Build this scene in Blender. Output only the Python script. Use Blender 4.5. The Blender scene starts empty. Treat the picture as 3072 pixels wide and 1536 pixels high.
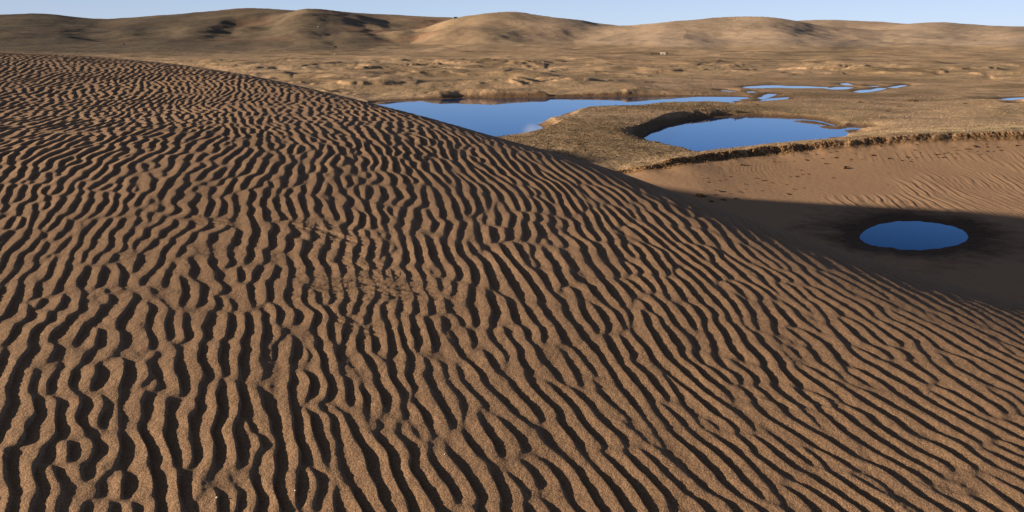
import bpy, math, random
import numpy as np
from math import radians as R

# ------------------------------------------------------------------ camera, sky, sun, exposure
S = bpy.context.scene
COL = S.collection
F = 2411.0                       # focal length in pixels of the 3072 px wide photograph
PITCH = math.asin(0.2743)
EYE = 0.0                        # the eye is the origin; the water lies 30 m below
W = -30.0

cam_d = bpy.data.cameras.new('camera')
cam = bpy.data.objects.new('camera', cam_d)
COL.objects.link(cam)
cam.location = (0, 0, 0)
cam.rotation_euler = (math.pi / 2 - PITCH, 0, 0)
cam_d.sensor_width = 36.0
cam_d.lens = 36.0 * F / 3072.0
cam_d.clip_start = 0.05
cam_d.clip_end = 20000
S.camera = cam

SUN_EL = 11.0                    # degrees
PHI = 82.0                       # heading the light travels towards, clockwise from +Y
sun_az = PHI - 180.0
world = bpy.data.worlds.new('World')
S.world = world
world.use_nodes = True
wn, wl = world.node_tree.nodes, world.node_tree.links
wn.clear()
w_out = wn.new('ShaderNodeOutputWorld')
w_bg = wn.new('ShaderNodeBackground')
sky = wn.new('ShaderNodeTexSky')
sky.sky_type = 'NISHITA'
sky.sun_disc = False
sky.sun_elevation = R(SUN_EL)
sky.sun_rotation = R(sun_az)
sky.altitude = 1800
sky.air_density = 1.0
sky.dust_density = 0.2
sky.ozone_density = 3.0
w_bg.inputs['Strength'].default_value = 0.06
wl.new(w_bg.outputs[0], w_out.inputs[0])
# one small soft cloud just above the picture, seen only mirrored in the lake
wg = wn.new('ShaderNodeTexCoord')
cdir = (0.030, 0.99, 0.126)
wd = wn.new('ShaderNodeVectorMath'); wd.operation = 'SUBTRACT'
wl.new(wg.outputs['Generated'], wd.inputs[0]); wd.inputs[1].default_value = cdir
wsx = wn.new('ShaderNodeVectorMath'); wsx.operation = 'MULTIPLY'
wl.new(wd.outputs[0], wsx.inputs[0]); wsx.inputs[1].default_value = (1.0, 1.0, 1.5)
wln = wn.new('ShaderNodeVectorMath'); wln.operation = 'LENGTH'
wl.new(wsx.outputs[0], wln.inputs[0])
wnz = wn.new('ShaderNodeTexNoise'); wnz.inputs['Scale'].default_value = 60; wnz.inputs['Detail'].default_value = 5
wl.new(wg.outputs['Generated'], wnz.inputs['Vector'])
wma = wn.new('ShaderNodeMath'); wma.operation = 'MULTIPLY_ADD'
wl.new(wnz.outputs['Fac'], wma.inputs[0]); wma.inputs[1].default_value = 0.03; wl.new(wln.outputs['Value'], wma.inputs[2])
wmr = wn.new('ShaderNodeMapRange'); wmr.inputs[1].default_value = 0.034; wmr.inputs[2].default_value = 0.018
wmr.inputs[3].default_value = 0.0; wmr.inputs[4].default_value = 0.35
wl.new(wma.outputs[0], wmr.inputs[0])
# clear pale band above the horizon
wsep = wn.new('ShaderNodeSeparateXYZ'); wl.new(wg.outputs['Generated'], wsep.inputs[0])
wcr = wn.new('ShaderNodeValToRGB')
el = wcr.color_ramp.elements
el[0].position = 0.0; el[0].color = (0.50, 0.66, 0.86, 1)
el[1].position = 1.0; el[1].color = (0.06, 0.11, 0.28, 1)
for p_, c_ in ((0.07, (0.44, 0.61, 0.86, 1)), (0.17, (0.27, 0.49, 0.88, 1)), (0.30, (0.125, 0.315, 0.74, 1)), (0.5, (0.020, 0.105, 0.32, 1))):
    e_ = el.new(p_); e_.color = c_
wrr = wn.new('ShaderNodeMapRange'); wrr.inputs[2].default_value = 0.5
wl.new(wsep.outputs['Z'], wrr.inputs[0]); wl.new(wrr.outputs[0], wcr.inputs[0])
wsc = wn.new('ShaderNodeVectorMath'); wsc.operation = 'SCALE'; wsc.inputs['Scale'].default_value = 8.6
wl.new(wcr.outputs[0], wsc.inputs[0])
wlr = wn.new('ShaderNodeMapRange'); wlr.inputs[1].default_value = -0.6; wlr.inputs[2].default_value = 0.5
wlr.inputs[3].default_value = 0.74; wlr.inputs[4].default_value = 1.0
wl.new(wsep.outputs['X'], wlr.inputs[0])
wsc2 = wn.new('ShaderNodeVectorMath'); wsc2.operation = 'SCALE'
wl.new(wsc.outputs[0], wsc2.inputs[0]); wl.new(wlr.outputs[0], wsc2.inputs['Scale'])
wband = wn.new('ShaderNodeMapRange'); wband.interpolation_type = 'SMOOTHSTEP'
for i_, k_ in enumerate((0.24, 0.38, 0.92, 0.04)): wband.inputs[i_ + 1].default_value = k_
wl.new(wsep.outputs['Z'], wband.inputs[0])
wmb = wn.new('ShaderNodeMix'); wmb.data_type = 'RGBA'
wl.new(wband.outputs[0], wmb.inputs[0]); wtint = wn.new('ShaderNodeVectorMath'); wtint.operation = 'MULTIPLY'; wtint.inputs[1].default_value = (1.6, 0.82, 0.42)  # upper sky, out of view, tinted warm to colour the shadow fill
wl.new(sky.outputs[0], wtint.inputs[0]); wl.new(wtint.outputs[0], wmb.inputs[6]); wl.new(wsc2.outputs[0], wmb.inputs[7])
wmx = wn.new('ShaderNodeMix'); wmx.data_type = 'RGBA'
wl.new(wmr.outputs[0], wmx.inputs[0]); wl.new(wmb.outputs[2], wmx.inputs[6])
wmx.inputs[7].default_value = (9, 8.5, 8.5, 1)
wl.new(wmx.outputs[2], w_bg.inputs[0])

sd_ = bpy.data.lights.new('sun', 'SUN')
sd_.energy = 5.0
sd_.angle = R(0.6)
sd_.color = (1.0, 0.80, 0.56)
sun = bpy.data.objects.new('sun', sd_)
COL.objects.link(sun)
sun.rotation_euler = (R(90 - SUN_EL), 0, R(-PHI))
S.view_settings.view_transform = 'Standard'
S.view_settings.look = 'None'
S.view_settings.gamma = 1.0
S.view_settings.exposure = 1.22

# ------------------------------------------------------------------ small maths
rng = np.random.default_rng(7)
random.seed(7)

def ray(px, py):
    u = (px - 1536.0) / F; v = (py - 768.0) / F
    sp, cp = math.sin(PITCH), math.cos(PITCH)
    return np.array([u, cp - v * sp, -(sp + v * cp)])

def on_level(px, py, z):
    d = ray(px, py)
    return d * (z / d[2])

def at_depth(px, py, dep):
    return ray(px, py) * dep

_perm = np.random.default_rng(3).permutation(256)
_perm = np.concatenate([_perm, _perm])
_ga = np.random.default_rng(4).random(256) * 2 * np.pi
_gx, _gy = np.cos(_ga), np.sin(_ga)

def perlin(x, y):
    xi = np.floor(x); yi = np.floor(y)
    xf = x - xi; yf = y - yi
    xi = xi.astype(np.int64) & 255; yi = yi.astype(np.int64) & 255
    u = xf * xf * xf * (xf * (xf * 6 - 15) + 10); v = yf * yf * yf * (yf * (yf * 6 - 15) + 10)
    def g(ix, iy, fx, fy):
        h = _perm[_perm[ix & 255] + (iy & 255)]
        return _gx[h] * fx + _gy[h] * fy
    a = g(xi, yi, xf, yf); b = g(xi + 1, yi, xf - 1, yf)
    c = g(xi, yi + 1, xf, yf - 1); d = g(xi + 1, yi + 1, xf - 1, yf - 1)
    return (a + u * (b - a) + v * ((c + u * (d - c)) - (a + u * (b - a)))) * 1.5

def fbm(x, y, oct=4, gain=0.5):
    s = 0; a = 1.0
    for i in range(oct):
        s = s + a * perlin(x + 17.3 * i, y - 9.1 * i); x = x * 2.03; y = y * 2.03; a *= gain
    return s

def sstep(a, b, x):
    t = np.clip((x - a) / (b - a), 0, 1)
    return t * t * (3 - 2 * t)

def poly_sd(x, y, poly, closed=True):
    """signed distance to a polygon, negative inside"""
    P = np.asarray(poly, float); n = len(P)
    d2 = np.full(x.shape, 1e18); ins = np.zeros(x.shape, bool)
    for i in range(n if closed else n - 1):
        a = P[i]; b = P[(i + 1) % n]; e = b - a
        t = np.clip(((x - a[0]) * e[0] + (y - a[1]) * e[1]) / (e @ e + 1e-12), 0, 1)
        d2 = np.minimum(d2, (x - a[0] - t * e[0]) ** 2 + (y - a[1] - t * e[1]) ** 2)
        if closed:
            c = (a[1] > y) != (b[1] > y)
            xx = a[0] + (y - a[1]) * e[0] / (e[1] if abs(e[1]) > 1e-9 else 1e-9)
            ins ^= c & (x < xx)
    d = np.sqrt(d2)
    return np.where(ins, -d, d) if closed else d

def link_obj(name, me, parent=None):
    o = bpy.data.objects.new(name, me); COL.objects.link(o)
    if parent: o.parent = parent
    return o

def tag(o, label=None, cat=None, group=None, kind=None):
    if label: o['label'] = label
    if cat: o['category'] = cat
    if group: o['group'] = group
    if kind: o['kind'] = kind
    return o

def grid_mesh(name, X, Y, Z, mat, wrap=True, facemask=None, attrs=None):
    """rows x cols of points -> quads (wrapping in the column direction)"""
    nr, nc = X.shape
    idx = np.arange(nr * nc, dtype=np.int32).reshape(nr, nc)
    nx = np.roll(idx, -1, axis=1) if wrap else idx
    if wrap:
        a = idx[:-1]; b = nx[:-1]; c = nx[1:]; d = idx[1:]
    else:
        a = idx[:-1, :-1]; b = idx[:-1, 1:]; c = idx[1:, 1:]; d = idx[1:, :-1]
    q = np.stack([a, d, c, b], -1).reshape(-1, 4)
    if facemask is not None: q = q[facemask.reshape(-1)]
    used, inv = np.unique(q.reshape(-1), return_inverse=True)
    co = np.stack([X.reshape(-1), Y.reshape(-1), Z.reshape(-1)], -1)[used].astype(np.float32)
    me = bpy.data.meshes.new(name)
    me.vertices.add(len(co)); me.vertices.foreach_set('co', co.reshape(-1))
    nq = len(q)
    me.loops.add(nq * 4); me.loops.foreach_set('vertex_index', inv.astype(np.int32).reshape(-1))
    me.polygons.add(nq); me.polygons.foreach_set('loop_start', np.arange(0, nq * 4, 4, dtype=np.int32))
    me.polygons.foreach_set('use_smooth', np.ones(nq, bool))
    me.update(calc_edges=True)
    for k, v in (attrs or {}).items():
        at = me.attributes.new(k, 'FLOAT', 'POINT')
        at.data.foreach_set('value', v.reshape(-1)[used].astype(np.float32))
    me.materials.append(mat)
    return link_obj(name, me)

def mesh_from(name, verts, faces, mat, smooth=False):
    me = bpy.data.meshes.new(name)
    me.from_pydata([tuple(v) for v in verts], [], faces)
    if smooth: me.polygons.foreach_set('use_smooth', [True] * len(me.polygons))
    if mat: me.materials.append(mat)
    me.update()
    return me

# ------------------------------------------------------------------ materials
def new_mat(name):
    m = bpy.data.materials.new(name); m.use_nodes = True
    nt = m.node_tree; nt.nodes.clear()
    out = nt.nodes.new('ShaderNodeOutputMaterial'); b = nt.nodes.new('ShaderNodeBsdfPrincipled')
    nt.links.new(b.outputs[0], out.inputs[0])
    b.inputs['Roughness'].default_value = 0.95
    b.inputs['Specular IOR Level'].default_value = 0.15
    return m, nt, b

class NB:
    def __init__(s, nt): s.nt = nt; s.tc = nt.nodes.new('ShaderNodeTexCoord').outputs['Object']
    def n(s, t): return s.nt.nodes.new(t)
    def l(s, a, b): s.nt.links.new(a, b)
    def scaled(s, sc):
        m = s.n('ShaderNodeMapping'); s.l(s.tc, m.inputs[0]); m.inputs['Scale'].default_value = sc; return m.outputs[0]
    def noise(s, scale, detail=4, rough=0.55, vec=None, dist=0):
        m = s.n('ShaderNodeTexNoise'); m.inputs['Scale'].default_value = scale; m.inputs['Detail'].default_value = detail
        m.inputs['Roughness'].default_value = rough; m.inputs['Distortion'].default_value = dist
        s.l(vec or s.tc, m.inputs['Vector']); return m.outputs['Fac']
    def attr(s, name):
        a = s.n('ShaderNodeAttribute'); a.attribute_name = name; return a.outputs['Fac']
    def rng(s, v, a, b, c=0.0, d=1.0, smooth=False):
        m = s.n('ShaderNodeMapRange'); s.l(v, m.inputs[0])
        if smooth: m.interpolation_type = 'SMOOTHSTEP'
        for i, k in enumerate((a, b, c, d)): m.inputs[i + 1].default_value = k
        return m.outputs[0]
    def math(s, op, a, b=None):
        m = s.n('ShaderNodeMath'); m.operation = op
        for i, k in enumerate((a, b)):
            if k is None: continue
            if isinstance(k, (int, float)): m.inputs[i].default_value = k
            else: s.l(k, m.inputs[i])
        return m.outputs[0]
    def mix(s, f, a, b, mode='MIX'):
        m = s.n('ShaderNodeMix'); m.data_type = 'RGBA'; m.blend_type = mode
        for i, k in ((0, f), (6, a), (7, b)):
            if isinstance(k, (int, float)): m.inputs[i].default_value = k
            elif isinstance(k, tuple): m.inputs[i].default_value = (*k, 1)
            else: s.l(k, m.inputs[i])
        return m.outputs[2]
    def bump(s, h, strength, dist, normal=None):
        m = s.n('ShaderNodeBump'); s.l(h, m.inputs['Height']); m.inputs['Strength'].default_value = strength
        m.inputs['Distance'].default_value = dist
        if normal: s.l(normal, m.inputs['Normal'])
        return m.outputs[0]

SAND = (0.345, 0.205, 0.118)
def mat_dune():
    m, nt, b = new_mat('rippled_sand'); k = NB(nt)
    broad = k.noise(0.35, 4)
    c = k.mix(k.rng(broad, 0.35, 0.65), (0.232, 0.150, 0.098), (0.268, 0.176, 0.117))
    gr = k.noise(170, 2, 0.7)
    gr2 = k.noise(420, 1, 0.6)
    c = k.mix(k.rng(gr, 0.36, 0.64), k.mix(1.0, c, (0.62, 0.60, 0.58), 'MULTIPLY'), k.mix(1.0, c, (1.38, 1.36, 1.32), 'MULTIPLY'))
    c = k.mix(k.rng(gr2, 0.66, 0.74, 0, 0.5), c, (0.62, 0.5, 0.4))
    # troughs painted darker to deepen the ripple shadows
    c = k.mix(k.attr('trough_shade'), c, k.mix(1.0, c, (0.66, 0.62, 0.62), 'MULTIPLY'))
    k.l(c, b.inputs['Base Color'])
    n1 = k.bump(k.noise(130, 3, 0.7), 1.0, 0.004)
    n2 = k.bump(k.noise(24, 3, 0.6), 0.6, 0.006, n1)
    k.l(n2, b.inputs['Normal'])
    return m

def mat_basin():
    m, nt, b = new_mat('basin_sand'); k = NB(nt)
    c = k.mix(k.noise(0.12, 5), (0.33, 0.212, 0.137), (0.39, 0.256, 0.17))
    c = k.mix(k.rng(k.noise(2.5, 5, 0.7), 0.4, 0.75, 0, 0.5), c, (0.24, 0.145, 0.09))
    # turf and roots bared in the scarp
    sc = k.attr('scarp')
    v = k.scaled((1.2, 1.2, 0.35))
    tn = k.noise(1.4, 6, 0.7, v)
    tc = k.mix(k.rng(tn, 0.42, 0.6), (0.07, 0.045, 0.025), (0.34, 0.20, 0.10))
    c = k.mix(k.math('MULTIPLY', sc, k.rng(k.noise(0.9, 4), 0.3, 0.5)), c, tc)
    # wet mud round the pond
    wn_ = k.math('ADD', k.attr('wet'), k.math('MULTIPLY', k.math('SUBTRACT', k.noise(0.22, 8, 0.7), 0.5), 1.2))
    c = k.mix(k.rng(wn_, 0.25, 0.70), c, k.mix(k.rng(k.noise(1.6, 6, 0.7), 0.35, 0.65), (0.060, 0.036, 0.024), (0.135, 0.082, 0.052)))
    c = k.mix(k.attr('grass'), c, k.mix(k.noise(0.8, 5, 0.7), (0.16, 0.12, 0.06), (0.34, 0.26, 0.15)))
    k.l(c, b.inputs['Base Color'])
    n1 = k.bump(k.noise(3.0, 5, 0.65), 0.7, 0.05)
    k.l(n1, b.inputs['Normal'])
    return m

def mat_ground():
    m, nt, b = new_mat('steppe'); k = NB(nt)
    geo = k.n('ShaderNodeNewGeometry')
    sep = k.n('ShaderNodeSeparateXYZ'); k.l(geo.outputs['True Normal'], sep.inputs[0])
    wide = k.noise(0.012, 5, 0.6)
    midn = k.noise(0.06, 6, 0.65)
    fine = k.noise(0.8, 5, 0.75)
    c = k.mix(k.rng(wide, 0.38, 0.62), (0.355, 0.262, 0.176), (0.455, 0.330, 0.235))
    c = k.mix(k.rng(k.noise(1.0, 6, 0.62, k.scaled((0.011, 0.030, 0.02))), 0.51, 0.61, 0, 0.8), c, (0.180, 0.130, 0.080))
    c = k.mix(k.rng(midn, 0.45, 0.68, 0, 0.7), c, (0.26, 0.202, 0.125))
    c = k.mix(k.rng(k.noise(0.03, 6, 0.7, k.scaled((0.6, 1.6, 1))), 0.58, 0.68, 0, 0.8), c, (0.42, 0.27, 0.165))
    c = k.mix(k.rng(fine, 0.35, 0.65, 0.0, 1.0), k.mix(1.0, c, (0.72, 0.70, 0.66), 'MULTIPLY'), k.mix(1.0, c, (1.18, 1.16, 1.12), 'MULTIPLY'))
    # bare sand on steep ground and where the blow-outs are
    st = k.math('ADD', sep.outputs['Z'], k.math('MULTIPLY', k.math('SUBTRACT', midn, 0.5), 0.10))
    bare = k.math('MAXIMUM', k.rng(st, 0.985, 0.93, 0, 0.6), k.attr('bare'))
    c = k.mix(bare, c, k.mix(fine, (0.36, 0.235, 0.145), (0.44, 0.30, 0.195)))
    c = k.mix(k.math('MULTIPLY', k.attr('straw'), k.rng(k.noise(1.0, 5, 0.7, k.scaled((0.03, 0.22, 0.1))), 0.4, 0.62)), c, (0.54, 0.43, 0.26))
    # scrubby patches
    c = k.mix(k.math('MULTIPLY', k.attr('scrub'), k.rng(k.noise(0.9, 4, 0.8), 0.42, 0.58)), c, (0.10, 0.075, 0.042))
    wet = k.math('ADD', k.attr('wet'), k.math('MULTIPLY', k.math('SUBTRACT', midn, 0.5), 0.6))
    c = k.mix(k.rng(wet, 0.4, 0.8, 0, 0.85), c, (0.115, 0.070, 0.042))
    # hills: thin dull grass, redder soil in the gullies
    hc = k.mix(k.rng(k.noise(0.010, 7, 0.62), 0.36, 0.60), (0.30, 0.228, 0.146), (0.40, 0.285, 0.20))
    hc = k.mix(k.rng(k.noise(0.06, 6, 0.7, k.scaled((1, 0.5, 3))), 0.3, 0.7, 0, 0.4), hc, (0.22, 0.155, 0.10))
    hc = k.mix(k.attr('soil'), hc, (0.30, 0.17, 0.115))
    hc = k.mix(k.attr('pale'), hc, (0.47, 0.365, 0.295))  # right hills painted lighter, standing in for haze and sunlight
    hc = k.mix(k.rng(k.noise(0.02, 7, 0.65), 0.52, 0.68, 0, 0.5), hc, (0.25, 0.19, 0.12))
    hc = k.mix(k.rng(k.noise(0.09, 6, 0.75, k.scaled((0.6, 1.0, 4))), 0.3, 0.7), k.mix(1.0, hc, (0.74, 0.74, 0.74), 'MULTIPLY'), k.mix(1.0, hc, (1.18, 1.17, 1.15), 'MULTIPLY'))
    c = k.mix(k.attr('hill'), c, hc)
    c = k.mix(k.attr('dark'), c, k.mix(1.0, c, (0.28, 0.315, 0.35), 'MULTIPLY'))  # left hills painted darker by bearing, standing in for their shaded slopes
    k.l(c, b.inputs['Base Color'])
    n1 = k.bump(k.noise(0.9, 6, 0.75), 1.0, 0.35)
    n2 = k.bump(k.noise(0.12, 6, 0.7), 0.7, 1.6, n1)
    k.l(n2, b.inputs['Normal'])
    return m

def mat_water():
    m, nt, b = new_mat('still_water'); k = NB(nt)
    b.inputs['Base Color'].default_value = (0.004, 0.030, 0.12, 1)
    b.inputs['Roughness'].default_value = 0.015
    b.inputs['Specular IOR Level'].default_value = 0.5
    b.inputs['IOR'].default_value = 1.6
    b.inputs['Specular Tint'].default_value = (0.28, 0.58, 1.0, 1)
    k.l(k.bump(k.noise(0.7, 2), 0.05, 0.02), b.inputs['Normal'])
    return m

def mat_simple(name, c1, c2, scale, bump=0.0, bs=None, rough=0.9):
    m, nt, b = new_mat(name); k = NB(nt)
    k.l(k.mix(k.rng(k.noise(scale, 5, 0.65), 0.35, 0.65), c1, c2), b.inputs['Base Color'])
    b.inputs['Roughness'].default_value = rough
    if bump: k.l(k.bump(k.noise(bs or scale * 3, 4), 1.0, bump), b.inputs['Normal'])
    return m

M_dune, M_basin, M_ground, M_water = mat_dune(), mat_basin(), mat_ground(), mat_water()
M_turf = mat_simple('bared_turf', (0.045, 0.030, 0.018), (0.30, 0.18, 0.095), 0.9, 0.05)
M_clod = mat_simple('turf_clod', (0.06, 0.038, 0.022), (0.17, 0.105, 0.06), 3.0, 0.04)
M_grass = mat_simple('dry_grass', (0.22, 0.163, 0.110), (0.35, 0.262, 0.182), 0.5)
M_scrub = mat_simple('dark_scrub', (0.085, 0.063, 0.042), (0.17, 0.125, 0.08), 1.5)
M_white = mat_simple('whitewash', (0.50, 0.48, 0.44), (0.60, 0.58, 0.53), 0.8)
M_roof = mat_simple('dark_roof', (0.10, 0.06, 0.045), (0.16, 0.10, 0.07), 1.0)
M_dark = mat_simple('dark_panel', (0.04, 0.045, 0.05), (0.07, 0.075, 0.08), 1.0)
M_pebble = mat_simple('quartz_pebble', (0.62, 0.58, 0.50), (0.80, 0.76, 0.70), 60, rough=0.45)
M_crust = mat_simple('sand_crust', (0.33, 0.19, 0.10), (0.46, 0.29, 0.16), 30, 0.003, 120)

# ------------------------------------------------------------------ the big dune
SIL = [(-400, 140), (0, 155), (250, 165), (500, 188), (750, 225), (1000, 282), (1250, 344), (1500, 415), (1700, 468), (1850, 513),
       (2000, 570), (2200, 643), (2400, 710), (2600, 775), (2800, 838), (3072, 912), (3400, 985)]
_a, _m = [], []
for px, py in SIL:
    d = ray(px, py); _a.append(math.degrees(math.atan2(d[0], d[1]))); _m.append(d[2] / math.hypot(d[0], d[1]))

def plateau(x, y):
    z = -1.62 - 0.040 * x + 0.020 * y
    z = z + 0.26 * np.exp(-(((x + 4.2) / 4.0) ** 2 + ((y - 7.5) / 4.0) ** 2))
    r = np.hypot(x, y)
    # far part of the plateau levels out
    zz = -0.46 - 0.9 * (np.exp(-np.maximum(z + 0.46 + 1.2, 0) * 0) * 0)
    return np.where(z > -0.8, -0.8 + 0.45 * np.tanh((z + 0.8) / 0.45), z) + 0.02 * np.sin(x * 0.9 + y * 0.35) * sstep(3, 6, r)

AZT = np.linspace(-34, 42, 305)
MT = np.interp(AZT, _a, _m)
ker = np.exp(-np.linspace(-2, 2, 17) ** 2); ker /= ker.sum()
MT = np.convolve(np.pad(MT, 8, mode='reflect', reflect_type='odd'), ker, 'valid')
KT = np.interp(AZT, [-34, -22, -12, 0, 15, 34], [0.006, 0.010, 0.018, 0.035, 0.05, 0.06])
R0T = np.zeros_like(AZT)
_rr = np.linspace(2, 60, 3000)
for i, a in enumerate(AZT):
    P = plateau(_rr * math.sin(R(a)), _rr * math.cos(R(a)))
    lo, hi = 1.0, 58.0
    for _ in range(40):
        mid = (lo + hi) / 2
        v = ((P - KT[i] * np.maximum(_rr - mid, 0) ** 2) / _rr).max()
        if v > MT[i]: hi = mid
        else: lo = mid
    R0T[i] = lo
ker = np.exp(-np.linspace(-2, 2, 25) ** 2); ker /= ker.sum()
R0T = np.convolve(np.pad(R0T, 12, mode='reflect', reflect_type='odd'), ker, 'valid')
print('R0', [(round(float(a)), round(float(r), 1)) for a, r in zip(AZT[::24], R0T[::24])])

# left, outside the picture, an unseen high ridge added and shaped so its shadow fills the basin
RIDGE_Y = [0, 15, 60, 92, 106, 120, 132, 142, 152, 168, 180, 200]
RIDGE_Z = [-2.0, -1.0, 3.0, 5.2, 3.6, -1.6, -2.2, -0.8, 1.2, 2.0, -2, -30]
def ridge_height(x, y):
    az = np.degrees(np.arctan2(x, y)); r = np.hypot(x, y)
    top = np.interp(y, RIDGE_Y, RIDGE_Z)
    top = np.where(r < 20, np.minimum(top, -1.6 + 0.03 * r), top)
    off = np.abs((((az + 47) + 180) % 360) - 180)
    dist = r * np.sin(np.radians(np.clip(off - 7.0, 0, 80)))
    return np.where(off < 90, top - 0.62 * dist, -60.0)

def dune_macro(x, y):
    az = np.degrees(np.arctan2(x, y)); r = np.hypot(x, y)
    r0 = np.interp(az, AZT, R0T)
    k = np.interp(az, AZT, KT)
    r0 = np.where(az < -34, R0T[0] + (-34 - az) * 1.6, r0)
    r0 = np.where(az > 42, R0T[-1] + (az - 42) * 0.12, r0)
    r0 = np.minimum(r0, 45)
    t = np.maximum(r - r0, 0)
    tk = 0.62 / (2 * k)
    drop = np.where(t < tk, k * t * t, k * tk * tk + 0.62 * (t - tk))
    z = plateau(x, y) - drop
    rd = ridge_height(x, y)
    w = sstep(14, 30, r)
    z = np.where(rd > z, z + (rd - z) * w, z)
    return z, r - r0

# ripple field: band-limited random waves, periodic over LS metres
LBX = 0.079
NS = 1024; DXS = 0.0165; LS = NS * DXS
def grow(spread_across, spread_along, seed):
    r_ = np.random.default_rng(seed)
    kx = np.fft.fftfreq(NS, DXS) * 2 * np.pi; ky = np.fft.rfftfreq(NS, DXS) * 2 * np.pi
    KX, KY = np.meshgrid(kx, ky, indexing='ij')     # axis 0 = across the crests, axis 1 = along
    k0 = 2 * np.pi / LBX
    A = np.exp(-((np.abs(KX) / k0 - 1) / spread_across) ** 2 / 2 - (KY / k0 / spread_along) ** 2 / 2)
    u = np.fft.irfft2(np.fft.rfft2(r_.standard_normal((NS, NS))) * A, s=(NS, NS))
    u = np.tanh(u / u.std() * 0.8) * 1.3
    full = np.fft.fftshift(np.fft.fft2(u))          # upsample x3 in Fourier space
    M = NS * 3; p = (M - NS) // 2
    big = np.zeros((M, M), complex); big[p:p + NS, p:p + NS] = full
    return (np.real(np.fft.ifft2(np.fft.ifftshift(big))) * 9).astype(np.float32)

RIP_A = grow(0.20, 0.27, 5)
RIP_B = grow(0.18, 0.18, 5)
def samp(A, X, Y):
    M = A.shape[0]; s = M / LS
    fx = (X * s) % M; fy = (Y * s) % M
    ix = np.floor(fx).astype(np.int64); iy = np.floor(fy).astype(np.int64)
    tx = fx - ix; ty = fy - iy
    ix %= M; iy %= M; jx = (ix + 1) % M; jy = (iy + 1) % M
    return (A[ix, iy] * (1 - tx) + A[jx, iy] * tx) * (1 - ty) + (A[ix, jy] * (1 - tx) + A[jx, jy] * tx) * ty

CREST_AZ = R(-14.5)
EC = (math.sin(CREST_AZ), math.cos(CREST_AZ))          # along the crests
ET = (math.cos(CREST_AZ), -math.sin(CREST_AZ))         # downwind, to the right

# places where the ripple pattern is broken by wind-cut crust (world x, y, radius, strength)
def dune_point(px, py):
    d = ray(px, py); t = 1.5
    for _ in range(400):
        p = d * t
        if p[2] < dune_macro(np.array([p[0]]), np.array([p[1]]))[0][0]: break
        t *= 1.01
    return p
def scar(p0, p1, width, strength):
    a = dune_point(*p0)[:2]; b = dune_point(*p1)[:2]
    e = b - a; L = np.linalg.norm(e); e = e / L
    return ((a + b) / 2, e, L / 2, width * 1.25, strength)
SCARS = [scar((860, 660), (1120, 740), 0.10, 0.95), (scar((860, 850), (1350, 880), 0.20, 0.95)), scar((950, 740), (1380, 930), 0.10, 0.6),
         scar((560, 655), (720, 680), 0.09, 0.8), scar((60, 395), (330, 400), 0.14, 0.8),
         scar((420, 395), (560, 390), 0.16, 0.7), scar((1000, 960), (1150, 1010), 0.07, 0.6), scar((2260, 1180), (2500, 1260), 0.10, 0.5)]

def ripples(x, y, edge):
    az = np.arctan2(x, y); r = np.hypot(x, y)
    rho = r - 0.58 * (np.logaddexp(0, (r - 4.9) / 1.5) * 1.5)
    X0 = rho * np.sin(az); Y0 = rho * np.cos(az)
    # slow turning of the crests
    wx = 0.35 * perlin(X0 * 0.22 + 5, Y0 * 0.22) + 0.12 * perlin(X0 * 0.7, Y0 * 0.7 + 9)
    wy = 0.35 * perlin(X0 * 0.22, Y0 * 0.22 + 31)
    a = (X0 + wx) * ET[0] + (Y0 + wy) * ET[1] + 13.0
    c = (X0 + wx) * EC[0] + (Y0 + wy) * EC[1] + 3.0
    left = sstep(0.4, -1.2, X0)                       # more sinuous on the left
    zig = (0.005 + 0.010 * left) * perlin(a / 0.14 + 3 + c * 1.7, c / 0.15 + a * 2.1) + 0.004 * perlin(a / 0.10, c / 0.085 + a * 3)
    a = a + zig
    wb = sstep(-1.5, 1.5, a - 13 + 0.5 * perlin(a * 0.4, c * 0.4)) * 0.95
    def f(q):
        return samp(RIP_A, q, c) * (1 - wb) + samp(RIP_B, q, c) * wb
    h = f(a)
    b = 0.015
    for _ in range(5):
        h = 0.5 * h + 0.5 * f(a - b * h)
    h = np.clip(h, -1.6, 1.6)
    env = (0.86 + 0.30 * perlin(X0 * 0.6, Y0 * 0.6 + 50)) * (1 + 0.12 * perlin(a / 0.16, c / 0.26))
    amp = 0.0065 * env * (1 + 0.60 * sstep(3.8, 10, r))
    # fade out over the lee edge
    amp = amp * (1 - 0.5 * sstep(-1.0, 1.0, edge) * (r < 12)) * (1 - 0.8 * sstep(0.8, 3.0, edge)) * (1 - sstep(24, 40, r))
    rough = np.zeros_like(x)
    cut = np.zeros_like(x)
    for p, e, hl, wd, st in SCARS:
        t = (x - p[0]) * e[0] + (y - p[1]) * e[1]; q = -(x - p[0]) * e[1] + (y - p[1]) * e[0]
        q = q + 0.015 * np.sin(t * 5)
        w = np.exp(-((t / hl) ** 4) - (q / wd) ** 2) * st
        amp = amp * (1 - 0.85 * w)
        # long thin layers laid bare, running along the scar
        ly = fbm(t * 2.0 + p[0] * 3, q * 9 + p[1], 5, 0.62)
        cut = np.where(w > rough, 0.0055 * np.tanh(ly * 2.2) + 0.0016 * fbm(t * 16, q * 30, 3), cut)
        rough = np.maximum(rough, w)
    # rounded tops and flatter bottoms
    hh = np.where(h > 0, h * (1 - 0.12 * h), h * (1 + 0.10 * h))
    z = amp * hh
    # small wrinkles riding on the big ripples
    near = 1 - sstep(5, 9, r)
    z = z + near * (0.0009 * perlin(x * 45, y * 45) + 0.0014 * perlin(x * 16, y * 16 + 7)) + 0.0055 * perlin(x / 0.42 + 9, y / 0.55) * (1 - sstep(10, 20, r)) * (1 - sstep(-1.5, 0.3, edge))
    z = z + rough * cut
    return z, np.clip(-h, 0, 1) * 0.6 * (1 - rough)

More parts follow.
